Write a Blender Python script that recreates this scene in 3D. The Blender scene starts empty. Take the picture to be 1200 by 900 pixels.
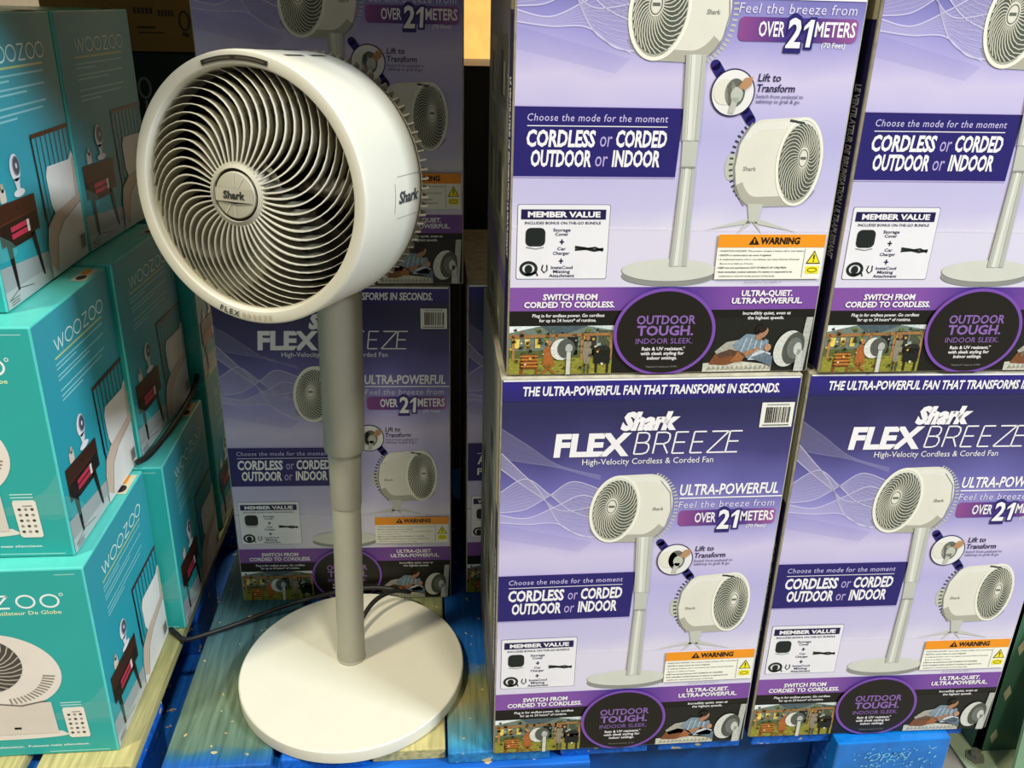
import bpy, bmesh, math, random
from mathutils import Matrix, Vector
sc = bpy.context.scene
C = sc.collection
S = 0.36            # one unit of layout = the width of one fan carton = 0.36 m
PI = math.pi

# ---------------------------------------------------------------- camera
cam = bpy.data.cameras.new('camera'); co = bpy.data.objects.new('camera', cam); C.objects.link(co)
pitch, yaw, roll = 0.38703, 0.10273, 0.02776
fw = Vector((math.sin(yaw)*math.cos(pitch), math.cos(yaw)*math.cos(pitch), -math.sin(pitch)))
rt0 = Vector((math.cos(yaw), -math.sin(yaw), 0)); up0 = rt0.cross(fw)
rt = math.cos(roll)*rt0 + math.sin(roll)*up0; up = -math.sin(roll)*rt0 + math.cos(roll)*up0
m = Matrix((rt, up, -fw)).transposed().to_4x4()
m.translation = Vector((-0.20983, -2.47354, 2.70897))*S
co.matrix_world = m
cam.sensor_width = 36; cam.lens = 29.9875; cam.shift_x = -0.0038; cam.shift_y = -0.0326
cam.clip_start = 0.02
sc.camera = co

# ---------------------------------------------------------------- world, lights, exposure
sc.view_settings.view_transform = 'Standard'; sc.view_settings.look = 'None'
sc.view_settings.gamma = 1; sc.view_settings.use_curve_mapping = False
sc.view_settings.exposure = 0.44
w = bpy.data.worlds.new('world'); sc.world = w; w.use_nodes = True
w.node_tree.nodes['Background'].inputs[0].default_value = (0.84, 0.84, 0.78, 1)
w.node_tree.nodes['Background'].inputs[1].default_value = 0.15

def area_light(name, loc, target, sx, sy, power, col):
    l = bpy.data.lights.new(name, 'AREA'); l.shape = 'RECTANGLE'; l.size = sx; l.size_y = sy
    l.energy = power; l.color = col
    o = bpy.data.objects.new(name, l); C.objects.link(o)
    o.location = loc
    o.rotation_euler = (Vector(target)-Vector(loc)).to_track_quat('-Z', 'Y').to_euler()
    return o
area_light('aisle_lamp', (-3.5, -2.2, 7.4), (-0.1, 0.0, 0.3), 0.6, 0.4, 310, (1.0, 0.90, 0.66))
area_light('aisle_lamp', (1.2, -3.0, 7.0), (0.1, 0.0, 0.3), 0.7, 0.4, 170, (1.0, 0.95, 0.80))
area_light('aisle_lamp', (5.0, -3.2, 4.6), (0.0, 0.1, 0.4), 1.6, 0.7, 440, (0.82, 0.91, 1.0))
area_light('far_aisle_lamp', (-0.3, 2.2, 3.4), (-0.3, 3.4, 0.8), 1.6, 0.4, 110, (1.0, 0.82, 0.55))

# ---------------------------------------------------------------- materials
def lin(c):
    if isinstance(c, str):
        c = tuple(int(c[i:i+2], 16) for i in (0, 2, 4))
    return tuple(((x/255)/12.92 if x <= 10.3 else (((x/255)+0.055)/1.055)**2.4) for x in c) + (1,)
_m = {}
def mat(name, col, rough=0.5, spec=0.4, metal=0.0, var=0.05, scale=60.0, bump=0.0, coat=0.0):
    if name in _m: return _m[name]
    M = bpy.data.materials.new(name); M.use_nodes = True
    nt = M.node_tree; b = nt.nodes['Principled BSDF']
    b.inputs['Roughness'].default_value = rough
    b.inputs['Specular IOR Level'].default_value = spec
    b.inputs['Metallic'].default_value = metal
    b.inputs['Coat Weight'].default_value = coat
    c = lin(col)
    tc = nt.nodes.new('ShaderNodeTexCoord'); nz = nt.nodes.new('ShaderNodeTexNoise')
    nz.inputs['Scale'].default_value = scale; nz.inputs['Detail'].default_value = 3
    nt.links.new(tc.outputs['Object'], nz.inputs['Vector'])
    rp = nt.nodes.new('ShaderNodeValToRGB')
    rp.color_ramp.elements[0].position = 0.3; rp.color_ramp.elements[1].position = 0.7
    rp.color_ramp.elements[0].color = tuple(x*(1-var) for x in c[:3])+(1,)
    rp.color_ramp.elements[1].color = tuple(min(1, x*(1+var)) for x in c[:3])+(1,)
    nt.links.new(nz.outputs['Fac'], rp.inputs['Fac'])
    nt.links.new(rp.outputs['Color'], b.inputs['Base Color'])
    if bump:
        bp = nt.nodes.new('ShaderNodeBump'); bp.inputs['Strength'].default_value = bump; bp.inputs['Distance'].default_value = 0.002
        nt.links.new(nz.outputs['Fac'], bp.inputs['Height']); nt.links.new(bp.outputs['Normal'], b.inputs['Normal'])
    _m[name] = M
    return M
def ink(col, name=None):
    """printed ink on coated board"""
    h = col if isinstance(col, str) else '%02x%02x%02x' % tuple(col)
    return mat(name or 'ink_'+h, h, 0.42, 0.35, var=0.03, scale=25)
def film(col, alpha):
    n = 'film_%s_%d' % (col, int(alpha*100))
    if n in _m: return _m[n]
    M = bpy.data.materials.new(n); M.use_nodes = True
    b = M.node_tree.nodes['Principled BSDF']
    b.inputs['Base Color'].default_value = lin(col); b.inputs['Alpha'].default_value = alpha
    b.inputs['Roughness'].default_value = 0.45; b.inputs['Specular IOR Level'].default_value = 0.1
    _m[n] = M
    return M
def ramp_ink(name, stops, axis='Z', lo=0.0, hi=1.0, noise=0.05, nscale=6.0, rough=0.4):
    """printed colour gradient across a sheet"""
    if name in _m: return _m[name]
    M = bpy.data.materials.new(name); M.use_nodes = True; nt = M.node_tree; b = nt.nodes['Principled BSDF']
    b.inputs['Roughness'].default_value = rough; b.inputs['Specular IOR Level'].default_value = 0.35
    tc = nt.nodes.new('ShaderNodeTexCoord'); sp = nt.nodes.new('ShaderNodeSeparateXYZ')
    nt.links.new(tc.outputs['Object'], sp.inputs[0])
    mr = nt.nodes.new('ShaderNodeMapRange'); mr.inputs[1].default_value = lo*S; mr.inputs[2].default_value = hi*S
    nt.links.new(sp.outputs[axis], mr.inputs[0])
    nz = nt.nodes.new('ShaderNodeTexNoise'); nz.inputs['Scale'].default_value = nscale; nz.inputs['Detail'].default_value = 2
    nt.links.new(tc.outputs['Object'], nz.inputs['Vector'])
    ma = nt.nodes.new('ShaderNodeMath'); ma.operation = 'MULTIPLY_ADD'
    nt.links.new(nz.outputs['Fac'], ma.inputs[0]); ma.inputs[1].default_value = noise*2; ma.inputs[2].default_value = -noise
    ad = nt.nodes.new('ShaderNodeMath'); ad.operation = 'ADD'
    nt.links.new(mr.outputs[0], ad.inputs[0]); nt.links.new(ma.outputs[0], ad.inputs[1])
    rp = nt.nodes.new('ShaderNodeValToRGB'); cr = rp.color_ramp
    while len(cr.elements) < len(stops): cr.elements.new(0.5)
    for e, (p, c) in zip(cr.elements, stops): e.position = p; e.color = lin(c)
    nt.links.new(ad.outputs[0], rp.inputs['Fac']); nt.links.new(rp.outputs['Color'], b.inputs['Base Color'])
    _m[name] = M
    return M

# ---------------------------------------------------------------- object helpers
def link(name, me, parent=None, loc=None, mtx=None):
    o = bpy.data.objects.new(name, me); C.objects.link(o)
    if parent: o.parent = parent
    if loc: o.location = Vector(loc)*S
    if mtx is not None: o.matrix_local = mtx
    return o
def bm_obj(name, bm, mats, parent=None, loc=None, smooth=False, mtx=None, angle=0.6):
    bmesh.ops.scale(bm, vec=(S, S, S), verts=bm.verts)
    bmesh.ops.recalc_face_normals(bm, faces=bm.faces)
    me = bpy.data.meshes.new(name); bm.to_mesh(me); bm.free()
    for x in (mats if isinstance(mats, (list, tuple)) else [mats]): me.materials.append(x)
    if smooth:
        me.polygons.foreach_set('use_smooth', [True]*len(me.polygons))
        me.set_sharp_from_angle(angle=angle)
    return link(name, me, parent, loc, mtx)
def empty(name, loc=(0, 0, 0), rz=0.0):
    o = bpy.data.objects.new(name, None); C.objects.link(o); o.empty_display_size = 0.05
    o.location = Vector(loc)*S; o.rotation_euler = (0, 0, rz)
    return o
def tag(o, label=None, cat=None, group=None, kind=None):
    if label: o['label'] = label
    if cat: o['category'] = cat
    if group: o['group'] = group
    if kind: o['kind'] = kind
    return o
def copy_tree(o, parent=None):
    c = o.copy(); C.objects.link(c); c.parent = parent
    for ch in o.children: copy_tree(ch, c)
    return c
def add_box(bm, lo, hi, bevel=0.0, mi=0, seg=2):
    r = bmesh.ops.create_cube(bm, size=1)
    vs = r['verts']
    for v in vs:
        v.co = Vector([(lo[i]+hi[i])/2 + v.co[i]*(hi[i]-lo[i]) for i in range(3)])
    fs = list({f for v in vs for f in v.link_faces})
    for f in fs: f.material_index = mi
    if bevel:
        es = list({e for v in vs for e in v.link_edges})
        r = bmesh.ops.bevel(bm, geom=es, offset=bevel, segments=seg, affect='EDGES', profile=0.5)
        for f in r['faces']: f.material_index = mi
def add_lathe(bm, prof, n=64, axis='Z', center=(0, 0, 0), mi=0, closed=False):
    """prof: list of (radius, height along axis)"""
    rings = []
    for r, h in prof:
        ring = []
        for i in range(n):
            a = 2*PI*i/n
            if axis == 'Z': p = (r*math.cos(a), r*math.sin(a), h)
            else: p = (r*math.cos(a), h, r*math.sin(a))
            ring.append(bm.verts.new(Vector(p)+Vector(center)))
        rings.append(ring)
    prs = list(zip(rings, rings[1:]))
    if closed: prs.append((rings[-1], rings[0]))
    for a, b in prs:
        for i in range(n):
            f = bm.faces.new((a[i], a[(i+1) % n], b[(i+1) % n], b[i])); f.material_index = mi
    if not closed:
        for ring, (r, h) in ((rings[0], prof[0]), (rings[-1], prof[-1])):
            if r > 1e-4:
                f = bm.faces.new(ring); f.material_index = mi
def add_tube(bm, pts, r, n=10, mi=0, rfun=None):
    pts = [Vector(p) for p in pts]; prev = None; rings = []
    t0 = (pts[1]-pts[0]).normalized(); u = t0.orthogonal().normalized()
    for i, p in enumerate(pts):
        t = (pts[min(i+1, len(pts)-1)]-pts[max(i-1, 0)]).normalized()
        u = (u - t*u.dot(t)).normalized(); v = t.cross(u)
        rr = rfun(i/(len(pts)-1)) if rfun else r
        rings.append([bm.verts.new(p+rr*(u*math.cos(2*PI*k/n)+v*math.sin(2*PI*k/n))) for k in range(n)])
    for a, b in zip(rings, rings[1:]):
        for k in range(n):
            f = bm.faces.new((a[k], a[(k+1) % n], b[(k+1) % n], b[k])); f.material_index = mi
    for ring in (rings[0], rings[-1]):
        f = bm.faces.new(ring); f.material_index = mi
def spline(ps, n=8):
    ps = [Vector(p) for p in ps]; out = []
    for i in range(len(ps)-1):
        p0, p1, p2, p3 = ps[max(i-1, 0)], ps[i], ps[i+1], ps[min(i+2, len(ps)-1)]
        for k in range(n):
            t = k/n
            out.append(0.5*((2*p1)+(p2-p0)*t+(2*p0-5*p1+4*p2-p3)*t*t+(3*p1-p0-3*p2+p3)*t**3))
    out.append(ps[-1]); return out

# ---------------------------------------------------------------- lettering
_tc = {}
def text_geo(s, bold=0.0, shear=0.0, res=2, space=1.0):
    k = (s, bold, shear, res, space)
    if k in _tc: return _tc[k]
    cu = bpy.data.curves.new('t', 'FONT'); cu.body = s; cu.size = 1; cu.offset = bold; cu.shear = shear
    cu.resolution_u = res; cu.space_character = space
    o = bpy.data.objects.new('t', cu); C.objects.link(o)
    bpy.context.view_layer.update()
    me = bpy.data.meshes.new_from_object(o.evaluated_get(bpy.context.evaluated_depsgraph_get()))
    g = ([(v.co.x, v.co.y) for v in me.vertices], [tuple(p.vertices) for p in me.polygons])
    bpy.data.objects.remove(o); bpy.data.curves.remove(cu); bpy.data.meshes.remove(me)
    _tc[k] = g
    return g
CAP = max(p[1] for p in text_geo('H')[0])

def rot2(p, a):
    c, s = math.cos(a), math.sin(a); return (p[0]*c-p[1]*s, p[0]*s+p[1]*c)
def ell(cx, cy, rx, ry, n=40, rot=0.0, a0=0.0, a1=2*PI):
    full = abs(a1-a0-2*PI) < 1e-6
    m_ = n if full else n+1
    out = []
    for i in range(m_):
        a = a0+(a1-a0)*i/n
        q = rot2((rx*math.cos(a), ry*math.sin(a)), rot); out.append((cx+q[0], cy+q[1]))
    return out
def rect(x0, y0, x1, y1): return [(x0, y0), (x1, y0), (x1, y1), (x0, y1)]
def rrect(x0, y0, x1, y1, r, n=5):
    out = []
    for cx, cy, a in ((x1-r, y0+r, -PI/2), (x1-r, y1-r, 0), (x0+r, y1-r, PI/2), (x0+r, y0+r, PI)):
        for i in range(n+1):
            t = a+PI/2*i/n; out.append((cx+r*math.cos(t), cy+r*math.sin(t)))
    return out
def hull(pts):
    pts = sorted(set(pts))
    def half(ps):
        h = []
        for p in ps:
            while len(h) > 1 and (h[-1][0]-h[-2][0])*(p[1]-h[-2][1])-(h[-1][1]-h[-2][1])*(p[0]-h[-2][0]) <= 0: h.pop()
            h.append(p)
        return h
    a = half(pts); b = half(pts[::-1]); return a[:-1]+b[:-1]

EPS = 0.0007
def photo_ink(c): return mat('photo_'+c, c, .42, .35, var=.2, scale=420)
class Art:
    """ink shapes printed on one face; frame(u, v, lift) -> xyz in layout units"""
    def __init__(self, frame, lift=0): self.f = frame; self.v = []; self.p = []; self.m = []; self.mi = []; self.l0 = lift
    def _mi(self, m):
        if m not in self.m: self.m.append(m)
        return self.m.index(m)
    def poly(self, pts, m, layer=0):
        i0 = len(self.v); l = (self.l0+layer+1)*EPS
        self.v += [self.f(x, y, l) for x, y in pts]
        self.p.append(tuple(range(i0, i0+len(pts)))); self.mi.append(self._mi(m))
    def mesh(self, pts, faces, m, layer=0):
        i0 = len(self.v); l = (self.l0+layer+1)*EPS; k = self._mi(m)
        self.v += [self.f(x, y, l) for x, y in pts]
        for f in faces: self.p.append(tuple(i+i0 for i in f)); self.mi.append(k)
    def line(self, pts, wd, m, layer=0):
        L, R = [], []
        for i, p in enumerate(pts):
            a = pts[max(i-1, 0)]; b = pts[min(i+1, len(pts)-1)]
            dx, dy = b[0]-a[0], b[1]-a[1]; n = math.hypot(dx, dy) or 1
            ww = wd(i/(len(pts)-1)) if callable(wd) else wd
            L.append((p[0]-dy/n*ww/2, p[1]+dx/n*ww/2)); R.append((p[0]+dy/n*ww/2, p[1]-dx/n*ww/2))
        n = len(pts)
        self.mesh(L+R, [(i, i+1, n+i+1, n+i) for i in range(n-1)], m, layer)
    def ring(self, cx, cy, rx, ry, wd, m, layer=0, n=40, rot=0.0):
        a = ell(cx, cy, rx, ry, n, rot); b = ell(cx, cy, rx-wd, ry-wd, n, rot)
        self.mesh(a+b, [(i, (i+1) % n, n+(i+1) % n, n+i) for i in range(n)], m, layer)
    def text(self, s, x0, x1, base, cap, m, bold=0.0, shear=0.0, layer=1, down=False, space=1.0, rot=0.0):
        vs, fs = text_geo(s, bold, shear, 2, space)
        if not vs: return
        a = min(p[0] for p in vs); b = max(p[0] for p in vs)
        sx = (x1-x0)/(b-a); sy = cap/CAP
        q = [((x-a)*sx, y*sy) for x, y in vs]
        if down: q = [(base+y, x0-x) for x, y in q]      # reads downward, tops to the right; x0 = start height
        elif rot: q = [(x0+rot2(p, rot)[0], base+rot2(p, rot)[1]) for p in q]
        else: q = [(x0+x, base+y) for x, y in q]
        self.mesh(q, fs, m, layer)
    def build(self, name, parent):
        me = bpy.data.meshes.new(name)
        me.from_pydata([tuple(c*S for c in v) for v in self.v], [], self.p)
        for x in self.m: me.materials.append(x)
        me.polygons.foreach_set('material_index', self.mi); me.update()
        return link(name, me, parent)
STROKES = {   # thin display capitals on a unit square, as pen strokes
 'B': [[(0,0),(0,1),(.55,1),(.78,.93),(.84,.78),(.78,.6),(.55,.53),(0,.53)],[(.55,.53),(.86,.46),(.95,.27),(.86,.07),(.58,0),(0,0)]],
 'R': [[(0,0),(0,1),(.58,1),(.84,.92),(.9,.74),(.84,.55),(.58,.46),(0,.46)],[(.55,.46),(.95,0)]],
 'E': [[(.85,0),(0,0),(0,1),(.85,1)],[(0,.52),(.75,.52)]],
 'Z': [[(.03,1),(.93,1),(0,0),(.97,0)]],
 'W': [[(0,1),(.27,0),(.5,.95),(.73,0),(1,1)]],
 'O': [ell(.5,.5,.5,.5,28)+[(1,.5)]],
}
def strokes(art, s, boxes, base, cap, wd, m, shear=0.0, layer=1):
    for ch, (x0, x1) in zip(s, boxes):
        for st in STROKES[ch]:
            pts = []
            for (ax, ay), (bx, by) in zip(st, st[1:]):    # square ends at corners: overlap each pen stroke
                a = (x0+ax*(x1-x0)+shear*ay*cap, base+ay*cap); b = (x0+bx*(x1-x0)+shear*by*cap, base+by*cap)
                art.line([a, b], wd, m, layer)

# ---------------------------------------------------------------- printed fan carton
CW, CD, CH = 1.0, 0.94, 1.6
WHITE = ink('f0ecee'); NAVY = ink('27206a'); DNAVY = ink('1c184a'); LAV = ink('b9a9dc'); PURP = ink('7346a0'); BLACK = ink('17140f')
ORANGE = ink('f0961e'); YEL = ink('f2e21e'); CREAM = ink('dfdccd'); GREY = ink('8f9088'); LGREY = ink('bdbdb0'); DGREY = ink('3a3d3a'); MGREY = ink('63665f')
SHEET = ink('e9e6ea')
BG = ramp_ink('carton_violet_gradient', [(0.0, 'd9d3e2'), (0.30, 'd8d2e4'), (0.34, 'c6bfe0'), (0.47, 'b7b0dc'), (0.58, 'cdc3e2'), (0.66, '9c95d0'), (0.74, '6b66aa'), (0.82, '433e76'), (0.92, '2c2a54')],
              'Z', 0, 1.6, noise=0.05, nscale=7)
HEAD = ramp_ink('carton_header_blue', [(0.0, '272360'), (1.0, '2f2486')], 'Z', 1.51, 1.6, noise=0.02)
BAND = ramp_ink('carton_purple_band', [(0.0, '83509f'), (0.3, '80509f'), (0.5, '3a2a86'), (0.7, '7a4a9c'), (1.0, '7a4a9c')], 'X', 0, 1, noise=0.0)
PILL = ramp_ink('badge_magenta_blue', [(0.0, '8f4b8c'), (0.4, '43307f'), (0.6, '43307f'), (1.0, '9a5896')], 'X', 0.63, 0.98, noise=0.0)
BOARD = mat('carton_board', 'b9ab8e', 0.7, 0.2, var=0.08, scale=90)
BOARDW = mat('carton_board_raw', 'aaa594', 0.7, 0.2, var=0.2, scale=70)
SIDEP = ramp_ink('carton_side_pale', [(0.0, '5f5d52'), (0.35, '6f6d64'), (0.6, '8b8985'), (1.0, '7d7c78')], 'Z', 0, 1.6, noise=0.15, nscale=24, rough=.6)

def fan_picture(front, fx, fy, rx, ry, bx, by, brx, bry, a, face=1, rot=0.0):
    """one drawn fan head: front ellipse, rear ellipse, spiral vanes"""
    h = hull([(round(x, 5), round(y, 5)) for x, y in ell(fx, fy, rx, ry, 40, rot)+ell(bx, by, brx, bry, 40, rot)])
    a.poly(h, CREAM, 1)
    lo = sorted([p for p in h if p[1] < min(fy, by)-.55*ry]); hi = sorted([p for p in h if p[1] > max(fy, by)+.6*ry])
    if len(lo) > 2: a.line([(x, y+ry*.12) for x, y in lo], ry*.24, film('8f8d7e', .35), 1.5)
    if len(hi) > 2: a.line([(x, y-ry*.16) for x, y in hi], ry*.14, film('ffffff', .35), 1.5)
    a.ring(fx, fy, rx, ry, rx*0.12, ink('ecead9'), 2, 48, rot)
    irx, iry = rx*0.86, ry*0.86
    a.poly(ell(fx, fy, irx, iry, 48, rot), ink('565a50'), 2)
    hx, hy = fx-0.14*rx*face, fy+0.1*ry
    N = 32
    for k in range(N):
        th = 2*PI*k/N; pts = []
        for i in range(7):
            t = i/6; ang = th+0.95*t*t-0.22*t
            r = 0.2+0.8*t
            q = rot2((r*irx*math.cos(ang), r*iry*math.sin(ang)), rot)
            cx, cy = hx+(fx-hx)*t, hy+(fy-hy)*t
            pts.append((cx+q[0], cy+q[1]))
        a.line(pts, irx*0.042, ink('cfccba'), 3)
    a.poly(ell(hx, hy, rx*0.24, ry*0.24, 24, rot), CREAM, 4)
    a.ring(hx, hy, rx*0.2, ry*0.2, rx*0.03, MGREY, 5, 24, rot)
    a.line([(hx-rx*.12, hy), (hx+rx*.12, hy)], ry*.06, MGREY, 5)

def shark_carton(french=False):
    rng = random.Random(5)
    t = empty('fan_carton')
    bm = bmesh.new(); add_box(bm, (0, 0, 0), (CW, CD, CH), 0.005)
    body = bm_obj('carton', bm, BOARDW, t)
    F = lambda u, v, l: (u, -l, v)
    a = Art(F)                                                    # whole printed front sheet
    a.poly(rect(.0055, .0055, .9945, 1.5945), BG, 0)
    a.poly(rect(.0055, 1.517, .9945, 1.5945), HEAD, 1)
    a.poly([(.006, .49), (.3, .487), (.994, .478), (.994, .47), (.006, .482)], film('f4f0f8', .35), 1)
    # breeze wisps
    def cv(p):                                                    # smooth curve through (x, y) knots
        return [(q[0], q[1]) for q in spline([(x, y, 0) for x, y in p], 8)]
    def ribbon(A, B, n, la, fa):
        A, B = cv(A), cv(B); k = len(A)
        a.mesh(A+B, [(i, i+1, k+i+1, k+i) for i in range(k-1)], film('e0d8f4', fa), 1)
        for j in range(n+1):
            t = j/n
            a.line([(p[0]+(q[0]-p[0])*t, p[1]+(q[1]-p[1])*t) for p, q in zip(A, B)], .0035 if j in (0, n) else .0014, film('eee8fa', la if j in (0, n) else la*.5), 2)
    ribbon([(.006, 1.42), (.09, 1.36), (.2, 1.28), (.345, 1.235)], [(.006, 1.31), (.1, 1.29), (.2, 1.27), (.345, 1.22)], 3, .10, .10)
    ribbon([(.006, 1.18), (.09, 1.23), (.17, 1.17), (.25, 1.10), (.35, 1.06)], [(.006, 1.10), (.09, 1.11), (.17, 1.16), (.25, 1.215), (.35, 1.18)], 9, .55, .22)
    ribbon([(.006, 1.33), (.07, 1.26), (.14, 1.18), (.22, 1.04), (.33, .985)], [(.006, 1.27), (.07, 1.215), (.14, 1.16), (.22, 1.10), (.35, 1.12)], 8, .5, .2)
    ribbon([(.006, 1.09), (.1, 1.075), (.2, 1.12), (.28, 1.16), (.35, 1.14)], [(.006, 1.06), (.1, 1.05), (.2, 1.05), (.28, 1.0), (.34, .99)], 7, .6, .2)
    a.poly([(.006, 1.05), (.33, .97), (.29, .93), (.006, .99)], film('a79ede', .12), 1)
    a.poly(rect(.0055, .22, .9945, .297), BAND, 1)
    a.poly(rect(.0055, .0055, .9945, .22), BLACK, 1)
    if french:
        a.text('LE VENTILATEUR ULTRAPUISSANT', .072, .92, 1.537, .03, WHITE, .03, .15, 2)
    else:
        a.text('THE ULTRA-POWERFUL FAN THAT TRANSFORMS IN SECONDS.', .072, .926, 1.538, .031, WHITE, .03, .12, 2)
    a.line([(.008, 1.5915), (.992, 1.5915)], .006, ink('f2f0ee'), 2)  # pale top flap edge, with its glare painted in
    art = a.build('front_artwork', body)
    if not french:
        a = Art(F, 1)
        a.text('Shark', .40, .60, 1.41, .058, WHITE, .07, .3, 1)
        a.text('FLEX', .18, .44, 1.314, .078, WHITE, .045, .08, 1)
        bx = [(.452, .502), (.517, .57), (.583, .632), (.645, .694), (.703, .768), (.768, .817)]
        strokes(a, 'BREEZE', bx, 1.316, .08, .0055, WHITE, .12)
        a.text('High-Velocity Cordless & Corded Fan', .279, .73, 1.278, .022, WHITE, .0, .0, 1)
        a.build('product_title', art)
    # distance badge
    a = Art(F, 1)
    if not french:
        a.text('ULTRA-POWERFUL', .626, .978, 1.15, .041, WHITE, .025, .1, 1)
        a.line([(.627, 1.137), (.994, 1.137)], .005, WHITE, 1)
        a.text('Feel the breeze from', .627, .971, 1.098, .026, ink('dcd6ee'), .0, .12, 1, space=1.1)
        a.poly(rrect(.632, 1.024, .981, 1.088, .015), PILL, 1)
        a.text('OVER', .69, .766, 1.038, .038, WHITE, .02, .0, 2)
        a.text('2', .768, .821, 1.006, .082, NAVY, .1, .05, 2); a.text('2', .773, .816, 1.011, .073, WHITE, .03, .05, 3)
        one = [(.832, 1.011), (.845, 1.011), (.85, 1.084), (.839, 1.084), (.822, 1.066), (.821, 1.055), (.836, 1.066)]
        a.poly([(.826, 1.004), (.852, 1.004), (.857, 1.091), (.837, 1.091), (.815, 1.07), (.814, 1.045), (.829, 1.05)], NAVY, 2); a.poly(one, WHITE, 3)
        a.text('METERS', .855, .975, 1.04, .038, WHITE, .02, .0, 2)
        a.text('(70 Feet)', .88, .951, 1.01, .014, WHITE, .01, .1, 1)
        a.build('distance_badge', art)
    # pedestal fan picture
    a = Art(F, 1)
    a.poly(ell(.5, .334, .15, .035, 40), ink('8d8d88'), 1)
    a.poly(ell(.5, .352, .15, .036, 40), ink('cfcfc4'), 2)
    a.poly([(.498, .365), (.552, .365), (.549, .67), (.506, .67)], ink('c9c9bf'), 3)
    a.poly([(.505, .67), (.548, .67), (.549, .752), (.502, .752)], ink('bfc0b5'), 3)
    a.poly([(.499, .747), (.551, .747), (.547, .985), (.488, .985)], ink('cdcdc2'), 4)
    a.line([(.505, .67), (.548, .67)], .004, ink('97978e'), 6)
    for x0, x1, z0, x2, x3, z1, c in ((.498, .507, .365, .506, .513, .67, 'aeafa6'), (.538, .552, .365, .538, .549, .67, 'b4b5ac'), (.512, .524, .365, .518, .528, .67, 'dcdcd2')):
        a.poly([(x0, z0), (x1, z0), (x3, z1), (x2, z1)], ink(c), 4)
    for x0, x1, x2, x3, c in ((.499, .508, .488, .497, 'b2b3aa'), (.538, .551, .534, .547, 'b8b9af'), (.514, .526, .504, .516, 'dfdfd5')):
        a.poly([(x0, .747), (x1, .747), (x3, .985), (x2, .985)], ink(c), 5)
    for i in range(26):
        an = -1.3+2.6*i/25
        a.line([(.512+.1*math.cos(an), 1.1+.135*math.sin(an)), (.515+.112*math.cos(an), 1.1+.145*math.sin(an))], .006, LGREY, 0)
    fan_picture(F, .403, 1.1, .088, .135, .507, 1.1, .098, .138, a, 1, -.12)
    a.line([(.556, 1.21), (.594, 1.16), (.602, 1.09), (.59, 1.03), (.56, .985)], .003, GREY, 2)
    a.text('Shark', .535, .575, 1.092, .012, GREY, .02, .2, 2)
    a.build('pedestal_fan_picture', art)
    # desk fan picture
    a = Art(F, 1)
    for p in ([(.595, .478), (.735, .515), (.74, .5)], [(.89, .472), (.76, .515), (.75, .5)], [(.70, .466), (.738, .52), (.752, .51)], [(.78, .466), (.752, .52), (.74, .51)]):
        a.poly(p, ink('c6c6bb'), 1)
    a.poly([(.723, .56), (.772, .56), (.762, .505), (.734, .505)], ink('c2c2b6'), 2)
    a.poly(ell(.658, .67, .02, .04, 24), LGREY, 0)
    for i in range(18):
        an = PI*.62+PI*.75*i/17
        a.line([(.74+.078*math.cos(an), .685+.12*math.sin(an)), (.74+.09*math.cos(an), .685+.13*math.sin(an))], .006, DGREY, 0)
    fan_picture(F, .866, .686, .072, .132, .745, .68, .075, .13, a, -1, .0)
    a.line([(.708, .8), (.675, .74), (.668, .67), (.68, .6), (.712, .555)], .004, GREY, 2)
    a.text('Shark', .695, .735, .66, .012, GREY, .01, .1, 2)
    a.line([(.82, .808), (.865, .8)], .007, DGREY, 2)
    a.build('desk_fan_picture', art)
    # lift badge
    a = Art(F, 2)
    for cx, cy in ((.589, .942), (.688, .822)):
        a.line([(cx-.012, cy+.016), (cx+.012, cy-.016)], .03, NAVY, 0)
        for k in (-1, 1): a.poly(ell(cx-.012*k, cy+.016*k, .015, .015, 16), NAVY, 0)
    a.poly(ell(.636, .883, .066, .067, 40), ink('2b2558'), 1)
    a.poly(ell(.636, .883, .062, .063, 40), ink('e7e4e0'), 2)
    a.poly(ell(.612, .885, .034, .036, 28), CREAM, 3)
    a.poly(ell(.642, .883, .03, .04, 28), MGREY, 3)
    a.poly(ell(.648, .878, .018, .022, 20), LGREY, 4)
    a.poly([(.636, .87), (.656, .87), (.644, .825), (.628, .826)], LGREY, 4)
    a.poly([(.65, .9), (.668, .925), (.69, .928), (.688, .905), (.67, .89)], ink('b88a62'), 5)
    if not french:
        a.text('Lift to', .707, .775, .916, .021, DNAVY, .012, .12, 0)
        a.text('Transform', .707, .821, .887, .021, DNAVY, .012, .12, 0)
        a.text('Switch from pedestal to', .707, .849, .869, .011, ink('5a5480'), 0, .1, 0)
        a.text('tabletop to grab & go.', .708, .842, .855, .011, ink('5a5480'), 0, .1, 0)
    a.build('transform_badge', art)
    # mode banner
    a = Art(F, 1)
    a.poly([(.006, .638), (.490, .638), (.497, .837), (.006, .837)], NAVY, 0)
    a.line([(.006, .838), (.497, .838)], .003, LAV, 1); a.line([(.006, .637), (.49, .637)], .003, LAV, 1)
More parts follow.
